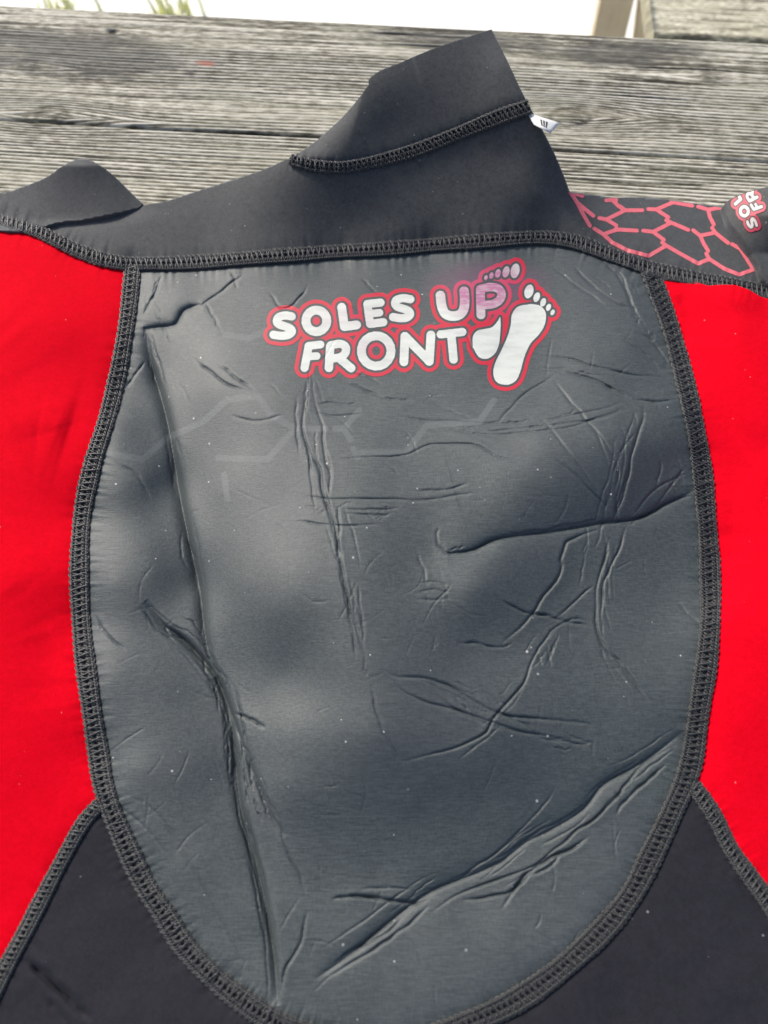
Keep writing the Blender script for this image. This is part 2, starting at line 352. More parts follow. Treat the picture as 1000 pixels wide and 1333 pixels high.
def clip(uv, T, f):
    s = (f[T] < 0); n = s.sum(1)
    keep = T[n == 3]; out = [keep]; new = []; base_i = len(uv)
    def cut(p, q):
        t = f[p]/(f[p]-f[q]); return uv[p]+(uv[q]-uv[p])*t[:, None]
    for cnt in (1, 2):
        M = T[n == cnt]; sm = s[n == cnt]
        if not len(M): continue
        k = np.argmax(sm, 1) if cnt == 1 else np.argmin(sm, 1)
        r = np.arange(len(M)); p = M[r, k]; q = M[r, (k+1) % 3]; w_ = M[r, (k+2) % 3]
        A = cut(p, q); B = cut(p, w_)
        ia = base_i+np.arange(len(M)); ib = ia+len(M); base_i += 2*len(M); new += [A, B]
        if cnt == 1: out.append(np.stack([p, ia, ib], 1))
        else: out += [np.stack([ia, q, w_], 1), np.stack([ia, w_, ib], 1)]
    T = np.concatenate(out); uv = np.vstack([uv]+new)
    used, inv = np.unique(T, return_inverse=True)
    uv = uv[used]; T = inv.reshape(-1, 3)
    # weld the doubled cut points
    key = np.round(uv*512).astype(np.int64); _, first, inv2 = np.unique(key, axis=0, return_index=True, return_inverse=True)
    uv = uv[first]; T = inv2.reshape(-1)[T]
    T = T[(T[:, 0] != T[:, 1]) & (T[:, 1] != T[:, 2]) & (T[:, 0] != T[:, 2])]
    return uv, T

def boundary(T):
    E = np.concatenate([T[:, [0, 1]], T[:, [1, 2]], T[:, [2, 0]]])
    k = np.sort(E, 1); _, ix, ct = np.unique(k, axis=0, return_index=True, return_counts=True)
    return E[ix[ct == 1]]

def panel(name, poly, step, mat, parent, attrs=None, extra=None, drop=None, fn=None, off=0.0, bounds=None, back=None):
    """a piece of the suit: its top face from the relief, edges turned down (drop) or closed by a back layer (back)"""
    if fn is None: fn = lambda U, V: poly_sdf(U, V, poly)
    if bounds is None:
        a = np.asarray(poly).min(0)-step; b = np.asarray(poly).max(0)+step; bounds = (a[0], b[0], a[1], b[1])
    uv, T = grid_clip(*bounds, step, fn)
    u, v = uv[:, 0], uv[:, 1]
    z = relief(u, v)+off
    if extra is not None: z = z + extra(u, v)
    Pw = world(u, v, z); n = len(Pw)
    at = {k: f(u, v) for k, f in (attrs or {}).items()}
    B = boundary(T)
    if drop is not None:
        bi = np.unique(B); m = -np.ones(n, int); m[bi] = np.arange(len(bi))
        rings = [Pw]; faces = [T]; prev = lambda i: i; start = n
        zb = Pw[bi, 2]
        for f in drop:                                   # f = fraction of the height left, with a little lean away
            q = Pw[bi].copy(); q[:, 2] = np.maximum(.0015, zb*f); q[:, 1] += (zb-q[:, 2])*.25
            rings.append(q)
            cur = start
            aa, bb = B[:, 0], B[:, 1]
            pa, pb = (aa, bb) if start == n else (start-len(bi)+m[aa], start-len(bi)+m[bb])
            ca, cb = cur+m[aa], cur+m[bb]
            faces += [np.stack([pa, ca, pb], 1), np.stack([pb, ca, cb], 1)]
            start += len(bi)
        Pw = np.vstack(rings); T = np.concatenate(faces)
        for k in at: at[k] = np.concatenate([at[k]]+[at[k][bi]]*len(drop))
    elif back is not None:
        q = Pw[:n]+np.array(back)
        aa, bb = B[:, 0], B[:, 1]
        T = np.concatenate([T, T[:, ::-1]+n, np.stack([aa, aa+n, bb], 1), np.stack([bb, aa+n, bb+n], 1)])
        Pw = np.vstack([Pw, q])
        for k in at: at[k] = np.concatenate([at[k], at[k]])
    return mesh_obj(name, Pw, T, mat, parent, True, at)

def tubes(paths, rad, sides=5, flat=1.0):
    """paths: list of (K,3) arrays; one merged tube mesh"""
    VV = []; FF = []; off = 0
    for p, r in zip(paths, rad):
        K = len(p)
        t = np.gradient(p, axis=0); t /= np.linalg.norm(t, axis=1)[:, None]+1e-12
        up = np.array([0, 0, 1.0]); s = np.cross(t, up); s /= np.linalg.norm(s, axis=1)[:, None]+1e-9
        u2 = np.cross(s, t)
        a = np.arange(sides)*2*math.pi/sides
        ring = p[:, None]+r*(s[:, None]*np.cos(a)[None, :, None]+u2[:, None]*np.sin(a)[None, :, None])
        VV.append(ring.reshape(-1, 3))
        i = np.arange(K-1)[:, None]*sides; j = np.arange(sides)[None]; j2 = (j+1) % sides
        q = np.stack([i+j, i+sides+j, i+sides+j2, i+j2], -1).reshape(-1, 4)+off
        FF.append(q); off += K*sides
    return np.vstack(VV), np.vstack(FF)

# ------------------------------------------------------------------ materials
def new_mat(name):
    m = bpy.data.materials.new(name); m.use_nodes = True
    t = m.node_tree; b = t.nodes['Principled BSDF']; return m, t, b
def N(t, typ, **kw):
    n = t.nodes.new(typ)
    for k, v in kw.items(): setattr(n, k, v)
    return n
def mapping(t, scale, src=None):
    tc = N(t, 'ShaderNodeTexCoord'); mp = N(t, 'ShaderNodeMapping'); mp.inputs['Scale'].default_value = scale
    t.links.new(src if src else tc.outputs['Object'], mp.inputs['Vector']); return mp.outputs[0]
def noise(t, vec, scale=1, detail=2, rough=.5):
    n = N(t, 'ShaderNodeTexNoise'); n.inputs['Scale'].default_value = scale; n.inputs['Detail'].default_value = detail
    n.inputs['Roughness'].default_value = rough; t.links.new(vec, n.inputs['Vector']); return n.outputs['Fac']
def ramp(t, fac, stops):
    r = N(t, 'ShaderNodeValToRGB'); e = r.color_ramp.elements
    while len(e) < len(stops): e.new(.5)
    for i, (p, c) in enumerate(stops):
        e[i].position = p; e[i].color = (*c, 1) if len(c) == 3 else c
    t.links.new(fac, r.inputs[0]); return r.outputs[0]
def mix(t, fac, a, b, mode='MIX'):
    m = N(t, 'ShaderNodeMix', data_type='RGBA', blend_type=mode)
    for sock, val in ((m.inputs[0], fac), (m.inputs[6], a), (m.inputs[7], b)):
        if hasattr(val, 'links'): t.links.new(val, sock)
        elif isinstance(val, (int, float)): sock.default_value = val
        else: sock.default_value = (*val, 1)
    return m.outputs[2]
def math_(t, op, a, b=None, c=None):
    m = N(t, 'ShaderNodeMath', operation=op)
    for i, val in enumerate((a, b, c)):
        if val is None: continue
        if hasattr(val, 'links'): t.links.new(val, m.inputs[i])
        else: m.inputs[i].default_value = val
    return m.outputs[0]
def attr(t, name):
    a = N(t, 'ShaderNodeAttribute'); a.attribute_name = name; return a
def bump(t, b, h, dist, strength=1.0):
    n = N(t, 'ShaderNodeBump'); n.inputs['Strength'].default_value = strength; n.inputs['Distance'].default_value = dist
    t.links.new(h, n.inputs['Height']); t.links.new(n.outputs[0], b.inputs['Normal'])

def lint(t, col, amount, scale=700, c=(.35, .36, .35)):
    """dust and lint specks lying on the cloth"""
    v = mapping(t, (1, 1, 1)); vo = N(t, 'ShaderNodeTexVoronoi'); vo.inputs['Scale'].default_value = scale
    t.links.new(v, vo.inputs['Vector'])
    sep = N(t, 'ShaderNodeSeparateColor'); t.links.new(vo.outputs['Color'], sep.inputs[0])
    pick = math_(t, 'GREATER_THAN', sep.outputs[0], 1-amount)
    size = math_(t, 'MULTIPLY', sep.outputs[1], .30)
    dot = math_(t, 'LESS_THAN', vo.outputs['Distance'], size)
    f = math_(t, 'MULTIPLY', math_(t, 'MULTIPLY', pick, dot), math_(t, 'MULTIPLY_ADD', sep.outputs[2], .7, .15))
    return mix(t, f, col, c)

def jersey(name, c0, c1, rough=.78, sheen=.25, spec=.3, specks=.03, lintc=(.25, .25, .26)):
    m, t, b = new_mat(name)
    fine = noise(t, mapping(t, (1500, 1500, 1500)), 1, 3, .75)
    mid = noise(t, mapping(t, (160, 160, 160)), 1, 3, .6)
    nap = noise(t, mapping(t, (420, 420, 420)), 1, 2, .7)
    f = math_(t, 'ADD', math_(t, 'ADD', math_(t, 'MULTIPLY', fine, .5), math_(t, 'MULTIPLY', nap, .3)), math_(t, 'MULTIPLY', mid, .2))
    col = mix(t, math_(t, 'MULTIPLY_ADD', math_(t, 'SUBTRACT', f, .5), 5.0, .5), c0, c1)
    if specks: col = lint(t, col, specks, 520, lintc)
    t.links.new(col, b.inputs['Base Color'])
    b.inputs['Roughness'].default_value = rough; b.inputs['Specular IOR Level'].default_value = spec
    b.inputs['Sheen Weight'].default_value = sheen; b.inputs['Sheen Roughness'].default_value = .45
    b.inputs['Sheen Tint'].default_value = (.8, .85, 1, 1)
    bump(t, b, f, .0005, .5)
    return m

M_YOKE = jersey('black_shoulder_jersey', (.028, .0295, .0285), (.057, .060, .058), .7, .5)
M_WAIST = jersey('navy_black_jersey', (.006, .006, .0095), (.0135, .0135, .0195), .8, .06, specks=.015)
M_RED = jersey('red_jersey', (.54, .0005, .007), (.64, .0008, .012), .9, .0, spec=.04, specks=.006, lintc=(.9, .25, .25))

def coated(name):
    m, t, b = new_mat(name)
    v = mapping(t, (140, 1250, 1250)); rib = noise(t, v, 1, 3, .75)
    v2 = mapping(t, (1300, 420, 1300)); rib2 = noise(t, v2, 1, 2, .6)
    big = noise(t, mapping(t, (14, 14, 14)), 1, 3, .6)
    weave = math_(t, 'ADD', math_(t, 'MULTIPLY', rib, .65), math_(t, 'MULTIPLY', rib2, .35))
    col = mix(t, math_(t, 'MULTIPLY_ADD', math_(t, 'SUBTRACT', weave, .5), 4.6, .5), (.029, .037, .038), (.062, .076, .076))
    col = mix(t, math_(t, 'MULTIPLY', math_(t, 'SUBTRACT', big, .35), .8), col, (.038, .044, .054))
    fa = attr(t, 'faint').outputs['Fac']
    col = mix(t, math_(t, 'MULTIPLY', fa, .36), col, (.13, .15, .15))
    pk = attr(t, 'smear').outputs['Fac']
    sm = noise(t, mapping(t, (120, 240, 150)), 1, 4, .65)
    col = mix(t, math_(t, 'MULTIPLY', pk, math_(t, 'MULTIPLY_ADD', sm, .9, .0)), col, (.17, .05, .115))
    col = lint(t, col, .022, 420, (.5, .5, .48))
    t.links.new(col, b.inputs['Base Color'])
    t.links.new(math_(t, 'MULTIPLY_ADD', big, .10, .52), b.inputs['Roughness'])
    b.inputs['Specular IOR Level'].default_value = .5
    bump(t, b, weave, .00035, .7)
    return m
M_CHEST = coated('coated_grey_neoprene')

def thread(name, c, rough=.45):
    m, t, b = new_mat(name)
    f = noise(t, mapping(t, (3500, 3500, 3500)), 1, 1, .5)
    t.links.new(mix(t, f, tuple(x*.55 for x in c), tuple(x*1.5 for x in c)), b.inputs['Base Color'])
    b.inputs['Roughness'].default_value = rough; b.inputs['Sheen Weight'].default_value = .2
    return m
M_THREAD = thread('dark_polyester_thread', (.020, .0215, .022))
M_TAPE = thread('seam_tape', (.010, .010, .012), .8)

def print_mat(name, white, red, dark, red_from, dark_to, worn=.25):
    """flat screen print: colour bands by distance from the lettering"""
    m, t, b = new_mat(name)
    sd_ = attr(t, 'ink').outputs['Fac']
    n = noise(t, mapping(t, (900, 900, 900)), 1, 3, .6)
    sdn = math_(t, 'ADD', sd_, math_(t, 'MULTIPLY', math_(t, 'SUBTRACT', n, .5), .9))
    isdark = math_(t, 'GREATER_THAN', sdn, 0.0); isred = math_(t, 'GREATER_THAN', sdn, dark_to)
    blot = noise(t, mapping(t, (60, 160, 100)), 1, 4, .6)
    wcol = ramp(t, blot, [(.3, tuple(x*.82 for x in white)), (.6, white)])
    bl2 = noise(t, mapping(t, (120, 420, 200)), 1, 4, .65)
    wcol = mix(t, math_(t, 'MULTIPLY', attr(t, 'pink').outputs['Fac'], math_(t, 'MULTIPLY_ADD', bl2, 2.8, -.45)), wcol, (.36, .13, .23))
    rcol = mix(t, math_(t, 'MULTIPLY', n, worn), red, tuple(x*.5 for x in red))
    rcol = mix(t, math_(t, 'MULTIPLY', attr(t, 'pink').outputs['Fac'], .55), rcol, (.40, .07, .16))
    col = mix(t, isdark, wcol, dark); col = mix(t, isred, col, rcol)
    t.links.new(col, b.inputs['Base Color']); b.inputs['Roughness'].default_value = .55
    bump(t, b, n, .00008, .4)
    return m
M_LOGO = print_mat('chest_print', (.52, .54, .50), (.46, .004, .026), (.040, .045, .047), 0, 3.1)
M_LOGO2 = print_mat('sleeve_print', (.55, .50, .47), (.42, .012, .045), (.018, .018, .02), 0, 2.0)
m, t, b = new_mat('pink_red_print'); M_HEX = m
f = noise(t, mapping(t, (700, 700, 700)), 1, 3, .6)
t.links.new(mix(t, f, (.50, .06, .08), (.80, .20, .23)), b.inputs['Base Color']); b.inputs['Roughness'].default_value = .5
m, t, b = new_mat('white_label_satin'); M_TAG = m
b.inputs['Base Color'].default_value = (.66, .65, .62, 1); b.inputs['Roughness'].default_value = .4
m, t, b = new_mat('label_ink'); M_INK = m
b.inputs['Base Color'].default_value = (.03, .03, .035, 1); b.inputs['Roughness'].default_value = .6

# ------------------------------------------------------------------ weathered table
YAW = math.radians(-4.6)
cx_, sx_ = math.cos(YAW), math.sin(YAW)
def to_plank(X, Y): return X*cx_+Y*sx_, -X*sx_+Y*cx_
def from_plank(a, b): return a*cx_-b*sx_, a*sx_+b*cx_
far_pt = world(500, 29, 0)[:2]; gap_pt = world(500, 181, 0)[:2]
YFAR = to_plank(*far_pt)[1]; YGAP = to_plank(*gap_pt)[1]
PW = YFAR-YGAP
KNOTS = []  # along, across, radius, strength
for (u, v, r, s) in ((742, 150, .0125, 1.2), (60, 150, .014, .8), (32, 85, .010, .6), (925, 100, .008, .5), (310, 135, .006, .4)):
    k = to_plank(*world(u, v, 0)[:2]); KNOTS.append((k[0], k[1], r, s))
RED = to_plank(*world(270, 81, 0)[:2]); HOLE = to_plank(*world(146, 39, 0)[:2])
DARK_PATCHES = [to_plank(*world(u, v, 0)[:2])+(a, c) for u, v, a, c in ((800, 68, .075, .020), (862, 62, .045, .014), (600, 50, .10, .02), (110, 75, .12, .03), (60, 50, .13, .02))]  # broad ragged patches that darken the wood colour

def wood_mat(name, tint=(1, 1, 1)):
    m, t, b = new_mat(name)
    g = attr(t, 'grain'); gv = g.outputs['Vector']           # (along, warped across, ridge value)
    sep = N(t, 'ShaderNodeSeparateXYZ'); t.links.new(gv, sep.inputs[0])
    st = attr(t, 'wood_marks'); sps = N(t, 'ShaderNodeSeparateXYZ'); t.links.new(st.outputs['Vector'], sps.inputs[0])
    cmb = N(t, 'ShaderNodeCombineXYZ'); t.links.new(sep.outputs[0], cmb.inputs[0]); t.links.new(sep.outputs[1], cmb.inputs[1])
    def gn(sx, sy, det=3, ro=.6):
        return noise(t, mapping(t, (sx, sy, 1), cmb.outputs[0]), 1, det, ro)
    fib = gn(22, 900, 3, .65); band = gn(6, 130, 3, .6); patch = gn(9, 24, 4, .62); mot = gn(90, 300, 3, .6); flake = gn(26, 240, 4, .65)
    x = math_(t, 'ADD', math_(t, 'MULTIPLY', sep.outputs[2], .50), math_(t, 'ADD', math_(t, 'MULTIPLY', fib, .38), math_(t, 'MULTIPLY', band, .32)))
    x = math_(t, 'ADD', x, math_(t, 'MULTIPLY', math_(t, 'SUBTRACT', patch, .5), .55))
    x = math_(t, 'ADD', x, math_(t, 'MULTIPLY', math_(t, 'SUBTRACT', mot, .5), .75))
    col = ramp(t, x, [(.34, (.048, .043, .032)), (.50, (.150, .140, .108)), (.62, (.33, .313, .250)), (.80, (.66, .63, .54))])
    col = mix(t, ramp(t, patch, [(.40, (0, 0, 0)), (.70, (.55, .55, .55))]), col, (.155, .155, .10), 'MIX')
    col = mix(t, ramp(t, flake, [(.58, (0, 0, 0)), (.72, (.6, .6, .6))]), col, (.50, .485, .445))
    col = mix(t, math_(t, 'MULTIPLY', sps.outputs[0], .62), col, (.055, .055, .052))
    col = mix(t, math_(t, 'MULTIPLY', sps.outputs[1], math_(t, 'MULTIPLY_ADD', mot, 2, -.3)), col, (.42, .16, .12))
    col = mix(t, math_(t, 'MULTIPLY', sps.outputs[2], .9), col, (.02, .017, .014))
    col = mix(t, 1.0, col, tint, 'MULTIPLY')
    t.links.new(col, b.inputs['Base Color']); b.inputs['Roughness'].default_value = .85; b.inputs['Specular IOR Level'].default_value = .25
    hh = math_(t, 'ADD', math_(t, 'MULTIPLY', fib, .6), math_(t, 'MULTIPLY', mot, .6))
    bump(t, b, hh, .0006, .8)
    return m
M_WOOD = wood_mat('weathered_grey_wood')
M_WOOD_PALE = wood_mat('overexposed_wood', (1.5, 1.5, 1.42))  # table wood multiplied brighter: overexposure of the far bench put into its colour

def wood_field(A, B, y0, seed):
    """ridge height (mm), grain vector, stain vector in plank coordinates"""
    wb = B + .0035*(fbm(A*3.1, B*6, seed, 2)-.5) + .0012*np.sin(A*9+seed)
    knot = np.zeros(A.shape); ring = np.zeros(A.shape)
    for kx, ky, r, s in KNOTS:
        dx = (A-kx)/2.6; dy = B-ky; d = np.hypot(dx, dy)
        wb = wb + np.sign(dy)*(-r*1.0)*np.exp(-(d/(r*1.6))**2)*s
        d2 = np.hypot((A-kx)/1.5, dy)
        knot = np.maximum(knot, np.clip(1-d2/(r*.9), 0, 1)*s); ring = np.maximum(ring, np.exp(-((d2-r*.8)/(r*.13))**2)*s)
    n1 = vnoise(A*7, wb/.0026, seed+1); n2 = vnoise(A*11, wb/.0012, seed+2); n3 = vnoise(A*2.2, wb/.009, seed+3)
    n4 = vnoise(A*26, wb/.0045, seed+4)
    per = .5+.5*np.sin(2*math.pi*(wb/.0041)+3*fbm(A*1.3, wb/.02, seed+12, 2)+1.2*vnoise(A*14, wb/.004, seed+13))
    pw = np.clip(.05+1.5*(vnoise(A*1.6, wb/.035, seed+14)-.3)+np.clip((YGAP+.05-B)/.05, 0, 1)*.5, 0, .75)
    ridge = (.46*n1+.32*n2+.22*n3)*(1-pw)+pw*(.72*per+.28*n2)
    cr = vnoise(A*4.5, wb/.0036, seed+6); crack = np.clip((cr-.80)/.08, 0, 1)*np.clip((n4-.35)*3, 0, 1)
    h = 1.7*(ridge-.5) - 1.6*crack + .6*(fbm(A*2, B*18, seed+9)-.5) - .5*ring + .7*np.clip(knot*3, 0, 1)*(1-ring)
    rv = np.clip(.5+1.3*(ridge-.5), 0, 1)*(1-.9*crack)*(1-.75*ring)
    kk = np.clip(knot*4, 0, 1); rv = rv*(1-kk)+kk*(.30+.14*np.sin(knot*26)+.2*n4)
    mark_v = np.zeros(A.shape)
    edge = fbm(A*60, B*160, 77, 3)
    for kx, ky, a, c in DARK_PATCHES:
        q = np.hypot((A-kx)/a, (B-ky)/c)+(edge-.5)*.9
        mark_v = np.maximum(mark_v, np.clip((1.0-q)*2.2, 0, 1))
    red = np.clip((1-np.hypot((A-RED[0])/.010, (B-RED[1])/.0045)+(edge-.5))*3, 0, 1)
    hole = np.clip((1-np.hypot((A-HOLE[0])/.0055, (B-HOLE[1])/.0038))*4, 0, 1)
    h = h - 2.5*hole
    return h, np.stack([A, wb, rv], -1), np.stack([mark_v, red, hole], -1)

table = empty('wooden_table', 'weathered grey plank table under the spread wetsuit', 'table', (0, .3, 0))
def plank(name, b0, b1, a0, a1, sa, sb, seed, thick, mat, parent, zoff=0.0, R=None, level=None):
    """plank spanning b0..b1 across and a0..a1 along with worn, rounded edges"""
    A1 = np.arange(a0, a1+sa, sa); nb = max(3, int(round((b1-b0)/sb))); t = np.linspace(0, 1, nb+1)
    B1 = b0+(b1-b0)*t
    A, B = np.meshgrid(A1, B1)
    h, gr, mark_v = wood_field(A, B, b0, seed)
    ed = np.minimum(B-b0, b1-B); rnd = .0035
    k = np.clip(1-ed/rnd, 0, 1)
    z = zoff + h*.001*.8 - rnd*.8*(1-np.sqrt(np.clip(1-k*k, 0, 1)))
    z = z - .0010
    wob = .0014*(fbm(A*5, B*0, seed+20, 3)-.5)
    nx = A.shape[1]
    low = np.full((1, nx), zoff-thick)
    Af = np.vstack([A[:1], A, A[-1:]]); Bf = np.vstack([B[:1], B, B[-1:]])+np.vstack([wob[:1], wob, wob[-1:]]); zf = np.vstack([low, z, low])
    gf = np.concatenate([gr[:1]*1.0, gr, gr[-1:]*1.0]); gf[0, :, 1] -= thick; gf[-1, :, 1] += thick
    sf = np.concatenate([mark_v[:1], mark_v, mark_v[-1:]])
    X, Y = from_plank(Af, Bf)
    ny = Af.shape[0]; idx = np.arange(nx*ny).reshape(ny, nx)
    a, b_, c, d = idx[:-1, :-1], idx[:-1, 1:], idx[1:, 1:], idx[1:, :-1]
    F = np.stack([a, b_, c, d], -1).reshape(-1, 4)
    F = np.vstack([F, np.stack([idx[-1, :-1], idx[-1, 1:], idx[0, 1:], idx[0, :-1]], -1)])
    V = np.stack([X, Y, zf], -1).reshape(-1, 3)
    if R is not None: V = V+np.array(R)
    attrs_ = {'grain': gf.reshape(-1, 3), 'wood_marks': sf.reshape(-1, 3)}
    o = mesh_obj(name, V, F, mat, parent, True, attrs_)
    # end grain caps
    ends = []
    for col in (0, nx-1):
        loop = idx[:, col] if col else idx[::-1, col]
        ends.append(loop)
    me = o.data
    import bmesh
    bm = bmesh.new(); bm.from_mesh(me); bm.verts.ensure_lookup_table()
    for l in ends:
        try: bm.faces.new([bm.verts[int(i)] for i in l])
        except ValueError: pass
    bm.to_mesh(me); bm.free()
    return o
inv = table.matrix_world.inverted()
def to_table(o):
    o.location = (0, -.3, 0)
GAP = .0022
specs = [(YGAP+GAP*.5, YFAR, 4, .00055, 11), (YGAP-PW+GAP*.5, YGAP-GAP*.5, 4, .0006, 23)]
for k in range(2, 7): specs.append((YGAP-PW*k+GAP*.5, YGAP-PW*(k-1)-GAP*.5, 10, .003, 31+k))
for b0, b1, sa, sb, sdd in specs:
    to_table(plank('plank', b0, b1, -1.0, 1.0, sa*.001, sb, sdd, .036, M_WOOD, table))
# under-frame: two cross battens and trestle legs
def box(name, c, size, mat, parent, rot=None, bev=.003):
    import bmesh
    from mathutils import Matrix, Euler
    bm = bmesh.new(); bmesh.ops.create_cube(bm, size=1.0)
    bmesh.ops.scale(bm, vec=size, verts=bm.verts)
    bmesh.ops.bevel(bm, geom=bm.edges[:], offset=bev, segments=2, affect='EDGES')
    if rot: bmesh.ops.rotate(bm, cent=(0, 0, 0), matrix=Euler(rot).to_matrix(), verts=bm.verts)
    bmesh.ops.translate(bm, vec=c, verts=bm.verts)
    me = bpy.data.meshes.new(name); bm.to_mesh(me); bm.free()
    n = len(me.vertices); co = np.zeros(n*3, np.float32); me.vertices.foreach_get('co', co); co = co.reshape(-1, 3)
    a = me.attributes.new('grain', 'FLOAT_VECTOR', 'POINT')
    ax = int(np.argmax(size)); g = np.stack([co[:, ax], co[:, (ax+1) % 3]+co[:, (ax+2) % 3], np.full(n, .5)], 1)
    a.data.foreach_set('vector', g.astype(np.float32).ravel())
    o = bpy.data.objects.new(name, me); S.collection.objects.link(o); me.materials.append(mat)
    if parent: o.parent = parent
    return o
for x in (-.75, .75):
    cxw, cyw = from_plank(x, YFAR-PW*3.4)
    box('batten', (cxw, cyw-.3, -.060), (.09, PW*6.6, .045), M_WOOD, table, (0, 0, YAW))
    for s in (-1, 1):
        lx, ly = from_plank(x, YFAR-PW*3.4+s*PW*2.4)
        box('leg', (lx, ly-.3, -.415), (.09, .04, .66), M_WOOD, table, (0, 0, YAW))

# ------------------------------------------------------------------ ground, far bench, weeds
m, t, b = new_mat('pale_limestone_ground')
v = mapping(t, (1, 1, 1)); n1 = noise(t, v, 3, 5, .6); n2 = noise(t, v, 90, 3, .6)
c = mix(t, n2, (.82, .80, .72), (.90, .88, .82))
gpatch = ramp(t, n1, [(.60, (0, 0, 0)), (.72, (.8, .8, .8))])
t.links.new(mix(t, gpatch, c, (.42, .40, .20)), b.inputs['Base Color']); b.inputs['Roughness'].default_value = .9
bump(t, b, n2, .004, .6)
gs = 40; gx = np.linspace(-60, 60, gs); GX, GY = np.meshgrid(gx, gx+40)
idx = np.arange(gs*gs).reshape(gs, gs)
g = mesh_obj('ground', np.stack([GX, GY, np.full(GX.shape, -.75)], -1).reshape(-1, 3),
             np.stack([idx[:-1, :-1], idx[:-1, 1:], idx[1:, 1:], idx[1:, :-1]], -1).reshape(-1, 4), m)
g['kind'] = 'structure'

bench = empty('wooden_bench', 'pale overexposed bench beyond the right end of the table edge', 'bench', (0, 0, -.75))
m, t, b = new_mat('tan_leg_wood'); M_LEG = m
n1 = noise(t, mapping(t, (60, 60, 6)), 1, 3, .6)
t.links.new(mix(t, n1, (.36, .30, .20), (.52, .45, .32)), b.inputs['Base Color']); b.inputs['Roughness'].default_value = .8
def wz(u, v, z): return world(u, v, z*1000)
pA = wz(852, 44, -.30); pB = wz(1000, 55, -.30)
pa = to_plank(pA[0], pA[1]); 
bp = plank('seat_plank', pa[1], pa[1]+.19, pa[0], pa[0]+1.3, .01, .0025, 51, .038, M_WOOD_PALE, bench, -.30); bp.location = (0, 0, .75)
bp2 = plank('seat_plank', pa[1]+.196, pa[1]+.386, pa[0]-.01, pa[0]+1.3, .01, .0025, 57, .038, M_WOOD_PALE, bench, -.30); bp2.location = (0, 0, .75)
for px in (806,):
    q = wz(806, 30, -.55)
    box('leg', (q[0], q[1]+.06, .155), (.070, .045, .62), M_LEG, bench, (math.radians(-14), 0, YAW))
    q = wz(846, 30, -.52)
    box('brace', (q[0]+.02, q[1]+.12, .20), (.035, .04, .55), M_LEG, bench, (math.radians(-10), math.radians(-8), YAW))
q = from_plank(pa[0]+1.15, pa[1]+.1)
box('leg', (q[0], q[1], .205), (.09, .045, .41), M_LEG, bench, (0, 0, YAW))

m, t, b = new_mat('yellow_green_leaf'); M_LEAF = m
n1 = noise(t, mapping(t, (40, 40, 40)), 1, 2, .5)
t.links.new(mix(t, n1, (.55, .58, .25), (.78, .76, .42)), b.inputs['Base Color']); b.inputs['Roughness'].default_value = .6
def weed(u, v, n, hgt, seed, label):
    r = np.random.default_rng(seed); c = world(u, v, -750)
    VV = []; FF = []; k = 0
    for i in range(n):
        a = r.uniform(0, 2*math.pi); L = hgt*r.uniform(.5, 1); lean = r.uniform(.15, .8); wd = r.uniform(.004, .009)
        d = np.array([math.cos(a), math.sin(a), 0]); sv = np.array([-d[1], d[0], 0])*wd
        o_ = c+np.array([r.normal(0, .03), r.normal(0, .02), 0])
        for j in range(5):
            s = j/4; p = o_+d*L*lean*s*s+np.array([0, 0, L*s*(1-.3*lean*s)])
            VV += [p-sv*(1-s*.95), p+sv*(1-s*.95)]
            if j: FF.append((k+2*j-2, k+2*j-1, k+2*j+1, k+2*j))
        k += 10
    o = mesh_obj('weed_tuft', np.array(VV), np.array(FF), M_LEAF)
    o['label'] = label; o['category'] = 'weed'
    return o
weed(90, 24, 26, .09, 3, 'yellow green weed tuft past the table edge at far left')
weed(228, 24, 26, .09, 5, 'small green weed tuft past the table edge, left of the collar')

# ------------------------------------------------------------------ the wetsuit
suit = empty('wetsuit', 'red and black wetsuit with grey chest panel, lying face up on the plank table', 'wetsuit', (0, 0, 0))

def cutline(line, a, b):
    """sub-line between the points nearest to a and b"""
    i = int(np.argmin(((line-np.array(a))**2).sum(1))); j = int(np.argmin(((line-np.array(b))**2).sum(1)))
    return line[i:j+1] if i <= j else line[j:i+1][::-1]

chest_poly = np.vstack([cutline(TOPSEAM, (173, 344), (845, 349)), RSEAM[1:], LSEAM[::-1][1:-1]])

FAINT = [smooth(p, 1) if len(p) < 3 else np.array(p, float) for p in (
  [(218,570),(266,548),(296,520),(336,516),(352,540),(384,558)], [(130,588),(186,598),(218,570)], [(284,596),(348,598),(384,558),(424,558)],
  [(436,558),(448,558),(468,534)], [(448,558),(456,572)], [(500,588),(528,590),(555,554),(624,549),(643,521)], [(292,618),(296,650)],
  [(296,436),(325,440),(345,430)], [(470,590),(500,588)], [(460,585),(466,595)])]
def faint(u, v):
    d = np.full(u.shape, 99.0)
    for p in FAINT:
        m_ = near(u, v, p, 12)
        if m_.any(): d[m_] = np.minimum(d[m_], dist_line(u[m_], v[m_], p)[0])
    return np.clip((4.6-d)/1.2, 0, 1)*(.55+.45*vnoise(u/30, v/30, 4))
def zc(x, y): return 320+x/2.273, 320+y/2.273
def smear(u, v):
    x0, y0 = zc(715, 118)
    a = (u-x0)*.97-(v-y0)*-.2; bb = (v-y0)
    return np.clip(1.2-np.hypot(a/74, bb/34), 0, 1)*1.15

chest = panel('chest_panel', chest_poly, 1.12, M_CHEST, suit, {'faint': faint, 'smear': smear})
chest['label'] = 'creased dark grey coated panel with faint hexagon lines'

